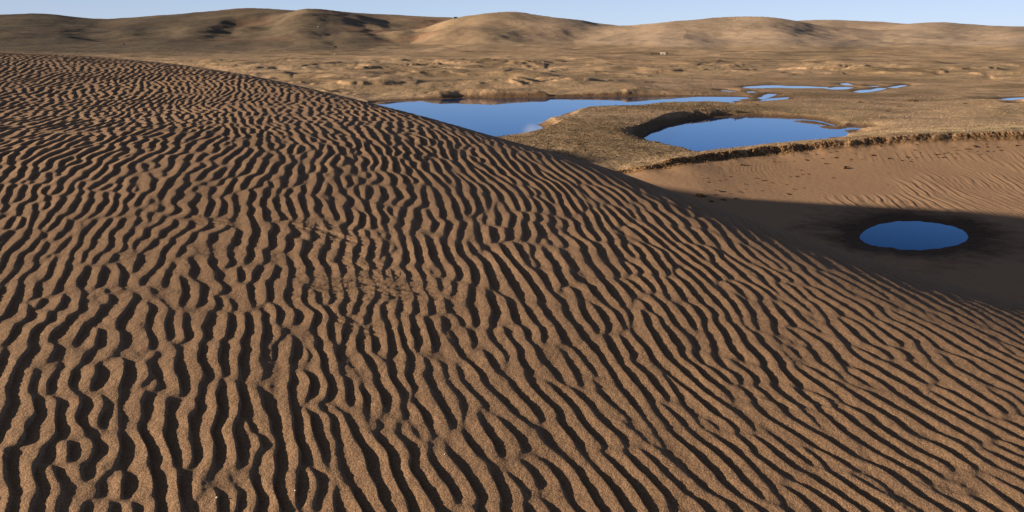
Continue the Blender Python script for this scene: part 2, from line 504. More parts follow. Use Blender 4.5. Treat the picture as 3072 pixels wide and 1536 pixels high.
def steps(a, b, q):
    return a * np.exp(np.arange(0, math.log(b / a), q))

rows = np.concatenate([steps(0.25, 1.6, 0.012), steps(1.6, 2.2, 0.004), steps(2.2, 30, 0.0020), steps(30, 60, 0.01), steps(60, 300, 0.03)])
cols = np.concatenate([np.arange(-34, 34, 0.06), np.arange(34, 58, 0.14), np.arange(58, 300, 2.0), np.arange(302, 326, 0.14)])
AZ, RR = np.meshgrid(np.radians(cols), rows)
X = RR * np.sin(AZ); Y = RR * np.cos(AZ)
Z, edge = dune_macro(X, Y)
rip = np.zeros_like(X); tr = np.zeros_like(X)
nr_ = int(np.searchsorted(rows, 42.0))
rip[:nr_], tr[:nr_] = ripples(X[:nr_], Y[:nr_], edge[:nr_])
Z = Z + rip
keep = (Z > -33)
fm = keep[:-1] | keep[1:]
dune = grid_mesh('sand_dune', X, Y, Z, M_dune, True, fm, {'trough_shade': tr})
tag(dune, kind='structure')
del X, Y, Z, AZ, RR, rip, tr, edge

# ------------------------------------------------------------------ water bodies (outlines in photo pixels, laid on the water level)
def c5(pts): return [(2000 + x * 0.4161, 220 + y * 0.4161) for x, y in pts]
PONDS = {
 'lake': [(1060, 309), (1108, 311), (1160, 303), (1240, 300), (1330, 297), (1388, 294), (1500, 294), (1650, 293), (1776, 291), (1900, 290), (2000, 289), (2100, 289), (2208, 290), (2240, 292),
          (2249, 295), (2215, 299), (2228, 301), (2192, 304), (2206, 307), (2179, 311), (2120, 309), (2041, 312), (2000, 311), (1931, 315), (1860, 322), (1800, 325), (1737, 329), (1691, 342), (1660, 360), (1632, 369),
          (1607, 374), (1622, 378), (1627, 384), (1613, 395), (1574, 406), (1540, 408), (1505, 412), (1440, 425), (1300, 400), (1100, 335), (1030, 314)],
 'round_pond': [(1931, 412), (1942, 402), (1945, 396), (1985, 380), (2040, 366), (2100, 356), (2200, 350), (2286, 348), (2340, 350), (2401, 354), (2454, 360), (2477, 369), (2506, 376),
                (2461, 379), (2472, 383), (2508, 387), (2538, 386), (2543, 381), (2570, 379), (2599, 381), (2604, 385), (2590, 389), (2560, 390), (2533, 392), (2544, 398), (2562, 402),
                (2554, 407), (2533, 412), (2486, 412), (2497, 418), (2500, 426), (2500, 450), (2400, 470), (2150, 478), (2101, 461), (2067, 455), (2045, 450), (2017, 442), (1990, 439), (1968, 432), (1943, 423)],
 'p1': c5([(545, 100), (600, 93), (650, 91), (720, 86), (800, 86), (850, 91), (1000, 90), (1060, 94), (1140, 97), (1175, 106), (1215, 99), (1290, 97), (1350, 104), (1300, 114), (1200, 119), (1170, 113), (1100, 111), (950, 110), (800, 105), (700, 108), (600, 111)]),
 'p2': c5([(372, 128), (410, 121), (450, 126), (505, 132), (480, 139), (390, 134)]),
 'p3': c5([(575, 131), (620, 128), (640, 137), (590, 141)]),
 'p4': c5([(1245, 75), (1300, 70), (1345, 84), (1285, 86)]),
 'p5': c5([(1345, 132), (1400, 120), (1470, 118), (1530, 105), (1590, 107), (1560, 118), (1480, 133), (1400, 141)]),
 'p6': c5([(1585, 102), (1640, 95), (1720, 81), (1732, 90), (1650, 106)]),
 'p7': c5([(652, 178), (690, 169), (700, 158), (740, 146), (805, 148), (770, 163), (735, 176), (690, 190)]),
 'p8': c5([(660, 202), (730, 182), (820, 176), (885, 172), (870, 186), (760, 195)]),
 'p9': c5([(2290, 194), (2400, 187), (2480, 178), (2576, 174), (2760, 176), (2800, 190), (2700, 205), (2500, 207), (2400, 206)]),
 'p10': c5([(2465, 230), (2540, 223), (2590, 232), (2560, 240), (2490, 239)]),
 'p11': c5([(1430, 92), (1490, 89), (1545, 93), (1500, 98)]),
 'basin_pool': [(2742 + 162 * math.cos(t) * (1 + 0.015 * math.sin(5 * t)) + 0.8 * math.sin(23 * t), 708 + 44 * math.sin(t) * (1 + 0.05 * math.sin(3 * t + 1) + 0.02 * math.sin(17 * t + 2)) - 6 * math.exp(-((t - 2.05) / 0.28) ** 2) + 0.4 * math.sin(31 * t)) for t in np.linspace(0, 2 * math.pi, 140, endpoint=False)],
}
POLYW = {k: [on_level(px, py, W)[:2] for px, py in v] for k, v in PONDS.items()}

ISLES = [np.array([on_level(px, py, W)[:2] for px, py in v]) for v in (
    [(2374, 363), (2405, 360.5), (2440, 363), (2472, 369), (2500, 377), (2478, 377), (2445, 373), (2400, 368)],
    [(2452, 380), (2480, 377), (2512, 376), (2536, 379), (2540, 384), (2520, 388), (2485, 387), (2466, 384)],
    [(2530, 391), (2560, 388), (2592, 389), (2580, 396), (2550, 399)], [(2484, 412), (2515, 410.5), (2545, 411), (2540, 420), (2500, 420)])]
def flatland_sd(x, y, names):
    s = np.full(x.shape, 1e9)
    for n in names:
        P = np.array(POLYW[n]); mx, my = P.mean(0); rad = np.hypot(P[:, 0] - mx, P[:, 1] - my).max() + 60
        near = np.hypot(x - mx, y - my) < rad
        if near.any():
            v = np.full(x.shape, 1e9); v[near] = poly_sd(x[near], y[near], P)
            s = np.minimum(s, v)
    return s

# rim of the sand basin: photo pixels with their depth
RIM = [(1700, 560, 148), (1780, 530, 155), (1854, 513, 160), (1948, 496, 160.5), (2047, 474, 164), (2106, 463, 167), (2200, 454, 170), (2294, 444, 173), (2400, 433, 175), (2491, 423, 176), (2580, 418, 177),
       (2640, 412, 178), (2738, 403, 179), (2887, 399, 180), (3072, 395, 181), (3300, 390, 183)]
RIMW = np.array([at_depth(*p) for p in RIM])
BOWL = [tuple(p[:2]) for p in RIMW] + [(190, 165), (200, 100), (150, 30), (60, -5), (-20, 0), (-60, 60), (-70, 120), (-10, 150)]
BOWLZ = list(RIMW[:, 2]) + [-24, -25, -25, -26, -26, -28, -28.5, -27.5]
def bowl_sd(x, y):
    return poly_sd(x, y, BOWL)
def rim_z(x, y):
    P = np.array(BOWL); w = 0; s = 0
    for (px, py), pz in zip(BOWL, BOWLZ):
        q = 1.0 / (((x - px) ** 2 + (y - py) ** 2) ** 1.5 + 30.0)
        w = w + q; s = s + q * pz
    return s / w

# hills: skyline points in photo pixels; each hill has a foot distance and a crest distance
HILLS = [
 dict(sky=[(-500, 70), (-200, 52), (0, 44), (90, 40), (160, 42), (230, 50), (280, 56), (330, 56), (420, 50), (520, 43), (620, 34), (700, 25), (740, 22), (800, 26), (900, 32), (1000, 33), (1100, 40), (1200, 45), (1300, 50), (1380, 53), (1500, 75), (1700, 120)],
      foot=980, crest=2300, seed=1),
 dict(sky=[(600, 175), (720, 110), (800, 60), (850, 36), (890, 29), (925, 27), (965, 27), (1010, 32), (1080, 44), (1150, 75), (1220, 120), (1300, 170)], foot=1050, crest=2050, seed=5),
 dict(sky=[(1050, 170), (1180, 120), (1290, 70), (1330, 56), (1400, 48), (1460, 39), (1530, 34), (1580, 38), (1640, 50), (1720, 57), (1800, 70), (1870, 78), (1980, 84), (2100, 95), (2300, 118), (2600, 165)],
      foot=1000, crest=1750, seed=2),
 dict(sky=[(1500, 170), (1700, 110), (1850, 80), (1900, 76), (2000, 66), (2080, 60), (2130, 53), (2230, 48), (2300, 50), (2370, 58), (2480, 72), (2650, 95), (2850, 130), (3000, 160)],
      foot=980, crest=1600, seed=3),
 dict(sky=[(2100, 150), (2250, 90), (2340, 66), (2400, 61), (2480, 58), (2560, 61), (2650, 66), (2740, 74), (2850, 95), (3072, 140)], foot=1050, crest=2000, seed=6),
 dict(sky=[(2400, 150), (2600, 90), (2700, 75), (2760, 68), (2830, 65), (2900, 71), (2980, 80), (3072, 86), (3300, 120)], foot=900, crest=1800, seed=4),
 dict(sky=[(2700, 170), (2850, 100), (2970, 83), (3072, 80), (3200, 74), (3400, 60), (3700, 60)], foot=900, crest=1900, seed=8),
]
for h in HILLS:
    aa, mm = [], []
    for px, py in h['sky']:
        d = ray(px, py); aa.append(math.degrees(math.atan2(d[0], d[1]))); mm.append(d[2] / math.hypot(d[0], d[1]))
    fa = np.arange(aa[0] - 2, aa[-1] + 2, 0.05); fm_ = np.interp(fa, aa, mm)
    kk = np.exp(-np.linspace(-2.5, 2.5, 41) ** 2 / 2); kk /= kk.sum()
    h['aa'], h['mm'] = fa, np.convolve(np.pad(fm_, 20, mode='edge'), kk, 'valid')

def _az(px): return math.atan2((px - 1536.0) / F, 1.03)
GULLY = [((_az(735), 2000), (_az(650), 1480), 38, 19), ((_az(885), 2050), (_az(770), 1560), 34, 15), ((_az(470), 1950), (_az(520), 1350), 46, 10), ((_az(1330), 2100), (_az(1240), 1300), 45, 18),
         ((_az(240), 1900), (_az(330), 1350), 50, 8), ((_az(2440), 1750), (_az(2520), 1200), 50, 14), ((_az(1080), 1900), (_az(1180), 1350), 30, 14)]
def valley_height(x, y):
    az = np.degrees(np.arctan2(x, y)); r = np.hypot(x, y)
    sdl = flatland_sd(x, y, ['lake', 'round_pond', 'p1', 'p2', 'p3', 'p4', 'p5', 'p6', 'p7', 'p8', 'p9', 'p10', 'p11'])
    # hummocky plain with low wind-cut steps
    n1 = fbm(x / 110, y / 85 + 4, 4); n2 = fbm(x / 60 + 8, y / 42, 5, 0.5)
    msk1 = sstep(0.0, 0.35, perlin(x / 130 + 7, y / 150))
    step1 = 1.2 * sstep(-0.10, 0.10, n2 - 0.22) * msk1 + 0.6 * sstep(-0.07, 0.10, fbm(x / 45 + 40, y / 60, 4) - 0.1) * (1 - msk1) + 1.6 * sstep(-0.3, 0.35, fbm(x / 70 + 40, y / 80, 3)) + 0.5 * n2 + 0.22 * fbm(x / 16, y / 13, 3)
    amp = sstep(230, 420, r)
    hv = 1.15 + 0.75 * n1 + 0.4 * n2 + amp * (step1 * sstep(900, 600, r) + 1.4 * n1)
    hv = np.maximum(hv, 0.55)
    ap = on_level(1990, 322, W); hv = hv * (1 - 0.65 * np.exp(-(((x - ap[0]) / 40) ** 2 + ((y - ap[1]) / 16) ** 2)))
    # wet flat ground round the far puddles
    fl = np.exp(-((az - 20) / 13) ** 4) * sstep(325, 350, r) * sstep(600, 500, r)
    hv = hv * (1 - fl) + fl * (0.32 + 0.16 * n1 + 0.22 * n2)
    hv = np.maximum(hv, 0.10)
    # grassy spit between lake and round pond
    sp = on_level(1780, 400, W); hv = hv + 1.5 * np.exp(-(((x - sp[0]) / 20) ** 2 + ((y - sp[1]) / 38) ** 2))
    sp = on_level(2010, 345, W); hv = hv + 1.0 * np.exp(-(((x - sp[0]) / 17) ** 2 + ((y - sp[1]) / 16) ** 2))
    sp = on_level(2180, 322, W); hv = hv + 0.7 * np.exp(-(((x - sp[0]) / 30) ** 2 + ((y - sp[1]) / 16) ** 2))
    # eroded bank on the far shore
    sp = on_level(1640, 278, W); hv = hv + 1.2 * np.exp(-(((x - sp[0]) / 42) ** 2 + ((y - sp[1] - 8) / 26) ** 2))
    sp = on_level(1900, 276, W); hv = hv + 1.2 * np.exp(-(((x - sp[0]) / 25) ** 2 + ((y - sp[1] - 8) / 26) ** 2))
    sp = on_level(1120, 262, W); hv = hv + 1.6 * np.exp(-(((x - sp[0]) / 20) ** 2 + ((y - sp[1]) / 26) ** 2))
    bw = 9 + 5 * perlin(x / 22, y / 22)
    # the left bank of the round pond is steep
    lp = on_level(1960, 385, W)
    bw = bw * (1 - 0.72 * np.exp(-(((x - lp[0]) / 26) ** 2 + ((y - lp[1]) / 40) ** 2)))
    lp = on_level(1640, 290, W)
    bw = bw * (1 - 0.65 * np.exp(-(((x - lp[0]) / 40) ** 2 + ((y - lp[1]) / 22) ** 2)))
    bw = np.clip(bw, 2.0, 16)
    wob = 0.5 * perlin(x / 3.2, y / 3.2) * sstep(0.5, 3, sdl)
    t = np.clip((sdl + wob) / bw, 0, 1)
    z = W + 0.06 * np.clip(sdl, 0, 4) + hv * (t * t * (3 - 2 * t))
    z = np.where(sdl < 0, W - 0.02 - 0.12 * np.minimum(-sdl, 6), z)
    for isl in ISLES:
        m = np.abs(x - isl[:, 0].mean()) + np.abs(y - isl[:, 1].mean()) < 60
        if m.any():
            si = poly_sd(x[m], y[m], isl); z[m] = np.where(si < 0, W + 0.02 + 0.06 * np.minimum(-si, 3), z[m])
    wet = 1 - sstep(0.0, 7, sdl)
    wet = np.maximum(wet, fl * 0.55)
    scrub = np.exp(-(((x - on_level(1800, 420, W)[0]) / 40) ** 2 + ((y - 190) / 45) ** 2))
    scrub = np.maximum(scrub, np.exp(-(((x - on_level(2080, 335, W)[0]) / 40) ** 2 + ((y - 290) / 22) ** 2)))
    return z, wet, scrub, sdl

def terrain(x, y):
    az = np.degrees(np.arctan2(x, y)); r = np.hypot(x, y)
    z, wet, scrub, sdl = valley_height(x, y)
    # back slope of the basin rim
    bs = bowl_sd(x, y)
    wob = 1.3 * perlin(x / 5.5, y / 5.5) + 0.6 * perlin(x / 1.7, y / 1.7) + 0.25 * perlin(x / 0.6, y / 0.6)
    rz = rim_z(x, y)
    wb = np.interp(x, [0, 35, 75, 110], [22, 20, 34, 75])
    back = sstep(1, 0, np.clip(bs / wb, 0, 1))
    back = back * sstep(0, 5, sdl)
    z2 = np.where(sdl > -2, np.maximum(z, z + (rz + 0.25 * perlin(x / 4, y / 4) - z) * back), z)
    # inside: scarp, then sand slope to the floor
    din = -(bs + wob * 0.55 * sstep(8, 0, np.abs(bs)))
    sc_h = np.interp(x, [0, 20, 30, 42, 60, 90, 130], [0.05, 0.2, 0.6, 1.0, 1.0, 1.0, 1.2])
    drop = sc_h * sstep(0.0, 1.1, din)
    tt = np.maximum(din - 0.8, 0)
    hmax = (rz - W) - sc_h - 0.35
    q = 1 - np.exp(-tt * np.interp(x, [10, 35, 50, 90], [0.08, 0.12, 0.22, 0.36]) / np.maximum(hmax, 0.5))
    sdp = poly_sd(x, y, POLYW['basin_pool'])
    zin = rz - drop - hmax * q
    floor = sstep(0, 12, sdp)
    zin = zin * floor + (1 - floor) * np.minimum(zin, W + 0.05 + np.maximum(sdp, 0) * 0.05)
    zin = np.where(sdp < 0, W - 0.03 + 0.08 * np.maximum(sdp, -6), zin)
    # wind ripples on the slope
    cr = (x * 0.995 - y * 0.10) + 1.6 * perlin(x / 11, y / 17) + 0.35 * perlin(x / 3.5, y / 5)
    s1 = (cr / 1.75) % 1.0; s2 = (cr / 0.92 + 0.8 * perlin(x / 6, y / 9)) % 1.0
    saw = lambda q: np.where(q < 0.78, q / 0.78, (1 - q) / 0.22)
    rp = 1.3 * saw(s1) * sstep(-0.25, 0.3, perlin(x / 7, y / 12 + 5)) + 0.55 * saw(s2)
    msk = sstep(0.1, 0.5, perlin(x / 30 + 2.2, y / 26) + 0.5 * sstep(40, 85, x)) * sstep(4, 10, din) * sstep(3, 9, sdp)
    zin = zin + 0.07 * rp * msk + 0.014 * perlin(x / 1.1, y / 1.1) * sstep(2, 6, sdp)
    inside = din > 0
    zz = np.where(inside, zin, z2)
    # hills
    hill = np.zeros_like(x); best = np.full(x.shape, -1e9)
    for h in HILLS:
        m = np.interp(az, h['aa'], h['mm'])
        m = np.where((az < h['aa'][0]) | (az > h['aa'][-1]), np.where(az < h['aa'][0], h['mm'][0], h['mm'][-1]), m)
        top = m * h['crest']
        t = (r - h['foot'] - 60 * perlin(az / 4 + h['seed'] * 7, r * 0 + 3.3)) / (h['crest'] - h['foot'])
        s = np.where(t < 1, np.clip(t, 0, 1), np.clip(2 - t, 0, 1))
        pr = s ** 1.6 * (1 - 0.0 * s)
        pr = np.where(s > 0, pr, 0)
        cr_ = fbm(x / 330 + h['seed'] * 3.7, y / 330, 5, 0.5)
        rid = -np.abs(perlin(x / 260 + h['seed'], y / 420)) * 12 + 3
        zh = W + (top - W) * pr + (cr_ * 7 + rid) * np.sin(np.clip(t, 0, 1) * np.pi) ** 1.0 * sstep(-30, 10, top)
        hh_ = np.clip(16 - np.abs(zh - best), 0, 16) / 16
        best = np.maximum(best, zh) + hh_ ** 2 * 16 * 0.25 * sstep(W + 3, W + 30, zh)
    for (xa, ra), (xb, rb), wd, dp in GULLY:
        A = np.array([math.sin(xa) * ra, math.cos(xa) * ra]); B = np.array([math.sin(xb) * rb, math.cos(xb) * rb]); e = B - A
        t = np.clip(((x - A[0]) * e[0] + (y - A[1]) * e[1]) / (e @ e), 0, 1)
        w_ = 12 * perlin(x / 45, y / 45)
        d_ = np.hypot(x - A[0] - t * e[0], y - A[1] - t * e[1]) + w_
        best = best - dp * np.sin(np.clip(0.12 + t * 0.88, 0, 1) * np.pi) ** 0.6 * 0.30 * np.exp(-(np.maximum(d_, 0) / wd / 0.8) ** 2)
    back_ring = W + (np.abs(az) > 60) * 60 * sstep(1500, 3500, r)
    zb = np.maximum(best, back_ring)
    wv = sstep(820, 1050, r)
    hz = np.where(zb > zz, zz + (zb - zz) * wv, zz)
    hillm = sstep(0.5, 6, hz - zz) * wv
    hz = hz + wv * 0.8 * fbm(x / 60, y / 60, 3)
    scarp = sstep(0.0, 0.3, din) * sstep(3.2, 1.4, din)
    grass = sstep(0.3, -0.2, din)
    wet_b = np.exp(-np.maximum(sdp, 0) / 7.5)
    wetm = np.where(inside, wet_b, wet)
    return hz, wetm, scrub, inside, scarp, grass, hillm, din

rows = np.concatenate([steps(3, 90, 0.06), steps(90, 138, 0.0030), steps(138, 186, 0.00125), steps(186, 520, 0.0030), steps(520, 1000, 0.0036), steps(1000, 2600, 0.0048), steps(2600, 9000, 0.06)])
cols = np.concatenate([np.arange(-36, 36, 0.055), np.arange(36, 60, 0.4), np.arange(60, 300, 4.0), np.arange(300, 324, 0.4)])
AZ, RR = np.meshgrid(np.radians(cols), rows)
X = RR * np.sin(AZ); Y = RR * np.cos(AZ)
Z, wet, scrub, inside, scarp, grass, hillm, din = terrain(X, Y)

def pxy(X, Y, Z):
    sp, cp = math.sin(PITCH), math.cos(PITCH)
    d = Y * cp - Z * sp
    return 1536 + F * X / d, 768 - F * (Y * sp + Z * cp) / d

azd = np.degrees(AZ)
def blob(az0, r0, wa, wr): return np.exp(-((azd - az0) / wa) ** 2 - ((RR - r0) / wr) ** 2)
pale = hillm * np.clip(0.75 * sstep(-6, 10, azd) + 0.25 * sstep(22, 32, azd) * sstep(1500, 1100, RR), 0, 1) * (azd < 90) * (0.8 + 0.2 * perlin(X / 150, Y / 260))  # painted haze and sunlight, growing towards the right hills
soil = hillm * np.clip(-perlin(X / 260 + 1, Y / 420) * 0 + sstep(0.15, 0.45, perlin(X / 130, Y / 170)), 0, 1) * 0.6 * sstep(10, -8, azd)
hill_shade = sstep(-3.5, -12, azd + 3 * perlin(X / 300, Y / 300)) * sstep(750, 1150, RR) * (azd > -90) * (0.62 + 0.32 * sstep(-12, -25, azd) + 0.18 * perlin(X / 120, Y / 200))  # painted shade, growing towards the left hills
bare = np.clip(sstep(0.30, 0.42, perlin(X / 33 + 5, Y / 60 + 2)) * sstep(300, 400, RR) * sstep(1000, 800, RR), 0, 1) * 0.3
att = {'wet': wet, 'scrub': scrub, 'scarp': scarp, 'grass': grass, 'hill': hillm, 'pale': pale, 'soil': soil, 'dark': hill_shade, 'bare': bare,
       'straw': sstep(2, 6, -din) * sstep(30, 12, -din) * sstep(45, 80, X) * (RR < 400) * (Y > 100)}
ins_f = inside[:-1] & inside[1:]
ins_f = ins_f & np.roll(ins_f, -1, 1)
hill_f = np.repeat((rows[:-1] > 1000)[:, None], len(cols), 1) & ~ins_f
gr_f = ~ins_f & ~hill_f
tag(grid_mesh('ground', X, Y, Z, M_ground, True, gr_f, att), kind='structure')
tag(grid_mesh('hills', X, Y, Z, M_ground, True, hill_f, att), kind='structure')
tag(grid_mesh('sand_basin', X, Y, Z, M_basin, True, ins_f, att), kind='structure')
del X, Y, Z, AZ, RR, azd

def water_sheet(name, poly, grow_=3.0):
    P = np.array(poly); c = P.mean(0)
    n = len(P)
    # a plain sheet a little larger than the shoreline; the ground rises through it
    x0, y0 = P.min(0) - grow_; x1, y1 = P.max(0) + grow_
    out = []
    for i in range(n):
        a, b, d = P[i - 1], P[i], P[(i + 1) % n]
        t = d - a; nn = np.array([t[1], -t[0]]); nn /= np.linalg.norm(nn) + 1e-9
        out.append(nn)
    area = 0.5 * sum(P[i][0] * P[(i + 1) % n][1] - P[(i + 1) % n][0] * P[i][1] for i in range(n))
    sgn = 1 if area > 0 else -1
    V = [(p[0] + sgn * o[0] * grow_ * 0.15, p[1] + sgn * o[1] * grow_ * 0.15, W) for p, o in zip(P, out)]
    import bmesh
    bm = bmesh.new(); vs = [bm.verts.new(v) for v in V]
    f = bm.faces.new(vs)
    bmesh.ops.recalc_face_normals(bm, faces=[f])
    if f.normal.z < 0: f.normal_flip()
    bmesh.ops.triangulate(bm, faces=[f])
    me = bpy.data.meshes.new(name); bm.to_mesh(me); bm.free(); me.materials.append(M_water)
    o = link_obj(name, me); tag(o, kind='structure'); return o
for k_, v_ in POLYW.items():
    water_sheet('water', v_)

# ------------------------------------------------------------------ things standing on the land
def terrain_z(x, y):
    return terrain(np.asarray(x, float), np.asarray(y, float))[0]

def hit_terrain(pts, t0=90.0, t1=2600.0, n=1400):
    """where the lines of sight through photo pixels meet the land"""
    D = np.array([ray(px, py) for px, py in pts])
    ts = np.exp(np.linspace(math.log(t0), math.log(t1), n))
    Xp = D[:, 0:1] * ts; Yp = D[:, 1:2] * ts; Zp = D[:, 2:3] * ts
    Zt = terrain_z(Xp.reshape(-1), Yp.reshape(-1)).reshape(Xp.shape)
    under = Zp <= Zt
    i = np.where(under.any(1), under.argmax(1), n - 1)
    r_ = np.arange(len(pts))
    return np.stack([Xp[r_, i], Yp[r_, i], Zt[r_, i]], -1)

def lump(seed, sub=2, rough=0.35, flat=0.7):
    import bmesh
    bm = bmesh.new(); bmesh.ops.create_icosphere(bm, subdivisions=sub, radius=0.5)
    V = np.array([v.co[:] for v in bm.verts]); r_ = np.random.default_rng(seed)
    o = r_.random(3) * 50
    n = perlin(V[:, 0] * 2.6 + o[0], V[:, 1] * 2.6 + V[:, 2] * 1.7 + o[1]) + 0.6 * perlin(V[:, 0] * 6 + V[:, 2] * 4 + o[1], V[:, 1] * 6 + o[2])
    V = V * (1 + rough * n)[:, None]; V[:, 2] = V[:, 2] * flat
    F_ = [[v.index for v in f.verts] for f in bm.faces]; bm.free()
    return V, F_

# --- clods fallen from the turf edge onto the sand slope
def crop(ox, oy, sc, L): return [(ox + x * sc, oy + y * sc, s) for x, y, s in L]
CLODS = crop(2380, 420, .1242, [(995, 432, 8), (735, 580, 6), (810, 580, 6), (1200, 685, 12), (1265, 643, 7), (1360, 475, 5), (1380, 520, 4), (1660, 468, 4), (1880, 370, 9), (2265, 445, 8), (2365, 460, 4),
    (680, 450, 4), (300, 490, 7), (925, 440, 4), (865, 300, 6), (1010, 275, 5), (535, 360, 4), (185, 735, 5), (205, 840, 4), (335, 823, 6), (60, 885, 6), (930, 925, 6), (250, 1165, 6), (2265, 820, 4), (2265, 1075, 3),
    (1495, 335, 4), (2090, 160, 5), (240, 325, 4), (320, 320, 4)])
CLODS += crop(2700, 380, .1444, [(290, 490, 5), (410, 540, 4), (120, 637, 5), (350, 650, 4), (240, 685, 3), (195, 720, 5), (15, 708, 6), (710, 585, 8), (905, 560, 5), (970, 545, 3), (1068, 570, 4), (1060, 440, 4),
    (1110, 440, 4), (1155, 490, 5), (1165, 565, 4), (1150, 650, 5), (865, 650, 6), (1370, 467, 8), (1415, 527, 4), (1545, 415, 8), (1595, 517, 4), (1630, 435, 3), (1660, 583, 4), (1775, 368, 5), (1793, 425, 6),
    (1803, 518, 6), (1930, 517, 4), (2010, 428, 5), (2070, 493, 5), (2395, 395, 6), (340, 375, 4), (690, 640, 3), (785, 640, 3)])
CLODS += crop(2060, 440, .132, [(1215, 415, 9), (1335, 430, 7), (1970, 350, 5), (2225, 345, 4), (2055, 350, 4), (2435, 330, 4), (970, 690, 6), (455, 720, 4), (510, 775, 4), (475, 815, 7), (360, 725, 3), (740, 775, 5),
    (840, 755, 4), (1575, 725, 6), (1730, 775, 7), (1925, 830, 5), (2240, 862, 5), (2350, 687, 5), (2480, 685, 5), (1315, 855, 6), (1330, 965, 4), (1600, 850, 3), (1685, 1005, 5), (2410, 970, 6)])
SHADED = crop(2060, 440, .132, [(750, 1020, 13), (1195, 1035, 8), (635, 1000, 8), (640, 1105, 8), (335, 1130, 18), (570, 1250, 13), (845, 1220, 11), (1100, 1190, 8), (2310, 1090, 10), (970, 1075, 6)])
clod_me = []
for i in range(8):
    V, F_ = lump(100 + i, 2, 0.45, 0.62)
    clod_me.append(mesh_from('turf_clod', V, F_, M_clod, False))
G_cl = 'turf clods scattered on the basin slope'
P = hit_terrain([(c[0], c[1]) for c in CLODS + SHADED], 95, 260, 900)
for i, (c, p) in enumerate(zip(CLODS + SHADED, P)):
    o = link_obj('turf_clod', clod_me[i % 8])
    d = float(np.linalg.norm(p)); sz = c[2] / F * d * 1.35
    o.location = (p[0], p[1], p[2] + 0.04 * sz)
    o.scale = (sz * random.uniform(0.95, 1.3), sz * random.uniform(0.9, 1.3), sz * random.uniform(0.5, 0.7))
    o.rotation_euler = (random.uniform(-.3, .3), random.uniform(-.3, .3), random.uniform(0, 6.28))
    side = 'left end' if c[0] < 2330 else ('middle' if c[0] < 2700 else 'right end')
    rimy = float(np.interp(c[0], [q[0] for q in RIM], [q[1] for q in RIM])); dy = c[1] - rimy
    high = 'just below the turf edge' if dy < 45 else ('halfway down' if dy < 85 else 'near the shadow edge')
    if i >= len(CLODS):
        o.scale = (sz * 1.3, sz * 0.9, sz * 0.45)
        lab = ('long' if c[2] >= 12 else 'short') + ' dark flat turf clod in the shaded part of the basin slope'
    elif c[2] >= 12: lab = 'longest of the turf clods on the sunlit sand slope'
    elif c[2] >= 7: lab = 'large dark clod at the %s of the sand slope, %s' % (side, high)
    elif c[2] >= 5: lab = 'medium brown clod at the %s of the sand slope, %s' % (side, high)
    else: lab = 'small brown clod at the %s of the sand slope, %s' % (side, high)
    tag(o, lab, 'clod', G_cl)

# --- torn turf and hanging roots along the edge of the basin
def along_rim(n, xlo, xhi):
    xs = rng.uniform(xlo, xhi, n)
    ys = np.interp(xs, RIMW[:, 0], RIMW[:, 1])
    return xs, ys
def build_turf_edge():
    base = [lump(200 + i, 1, 0.5, 0.9) for i in range(6)]
    VV, FF, nv = [], [], 0
    xs = []; ys = []; sz = []; sq = []
    for (n, xlo, xhi, d0, d1, s0, s1) in ((1500, 30, 62, -0.1, 3.0, 0.10, 0.40), (800, 58, 84, -0.1, 2.3, 0.09, 0.32), (700, 84, 128, -0.1, 1.5, 0.10, 0.36), (260, 20, 32, -0.1, 1.6, 0.12, 0.3)):
        x0, y0 = along_rim(n, xlo, xhi)
        clump = perlin(x0 / 1.8, x0 * 0 + 3.3 + n) + 0.5 * perlin(x0 / 6, x0 * 0 + 9.3)
        ok = clump > (-0.45 if xlo < 58 else (-0.1 if xlo < 80 else 0.12))
        x0, y0 = x0[ok], y0[ok]
        d = rng.uniform(d0, d1, len(x0)) * rng.random(len(x0)) ** 0.6
        xs += list(x0 + 0.08 * d); ys += list(y0 - d + 0.2); sz += list(rng.uniform(s0, s1, len(x0)) * (1.1 - 0.22 * np.maximum(d, 0))); sq += list(rng.uniform(0.8, 1.6, len(x0)))
    xs = np.array(xs); ys = np.array(ys)
    zs = terrain_z(xs, ys)
    for i, (x, y, z, s_, q) in enumerate(zip(xs, ys, zs, sz, sq)):
        V, F_ = base[i % 6]; a = rng.uniform(0, 6.28); ca, sa = math.cos(a), math.sin(a)
        U = V * s_; U = np.stack([U[:, 0] * ca - U[:, 1] * sa + x, U[:, 0] * sa + U[:, 1] * ca + y, U[:, 2] * q + z + 0.1 * s_], -1)
        VV.append(U); FF += [[a_ + nv for a_ in f] for f in F_]; nv += len(U)
    # thin hanging roots
    xr, yr = along_rim(110, 28, 128)
    zr = terrain_z(xr, yr + 0.3)
    for x, y, z in zip(xr, yr, zr):
        L = rng.uniform(0.3, 1.3); w = rng.uniform(0.03, 0.07); y = y - 0.25
        ys_ = y - L * 0.75; dx = rng.uniform(0.0, 0.7) * L
        U = np.array([(x - w, y, z), (x + w, y, z), (x + w * .5 + dx, ys_, z - L + .25), (x - w * .5 + dx, ys_, z - L + .25), (x, y - w * 2, z + .02), (x + dx, ys_ - w, z - L + .27)])
        VV.append(U); FF += [[a_ + nv for a_ in f] for f in ([0, 4, 5, 3], [4, 1, 2, 5], [0, 3, 2, 1])]; nv += 6
    me = mesh_from('turf_edge', np.concatenate(VV), FF, M_turf)
    o = link_obj('turf_edge', me)
    tag(o, 'ragged edge of torn brown turf and roots hanging over the sand basin', 'turf edge', kind='stuff')
build_turf_edge()

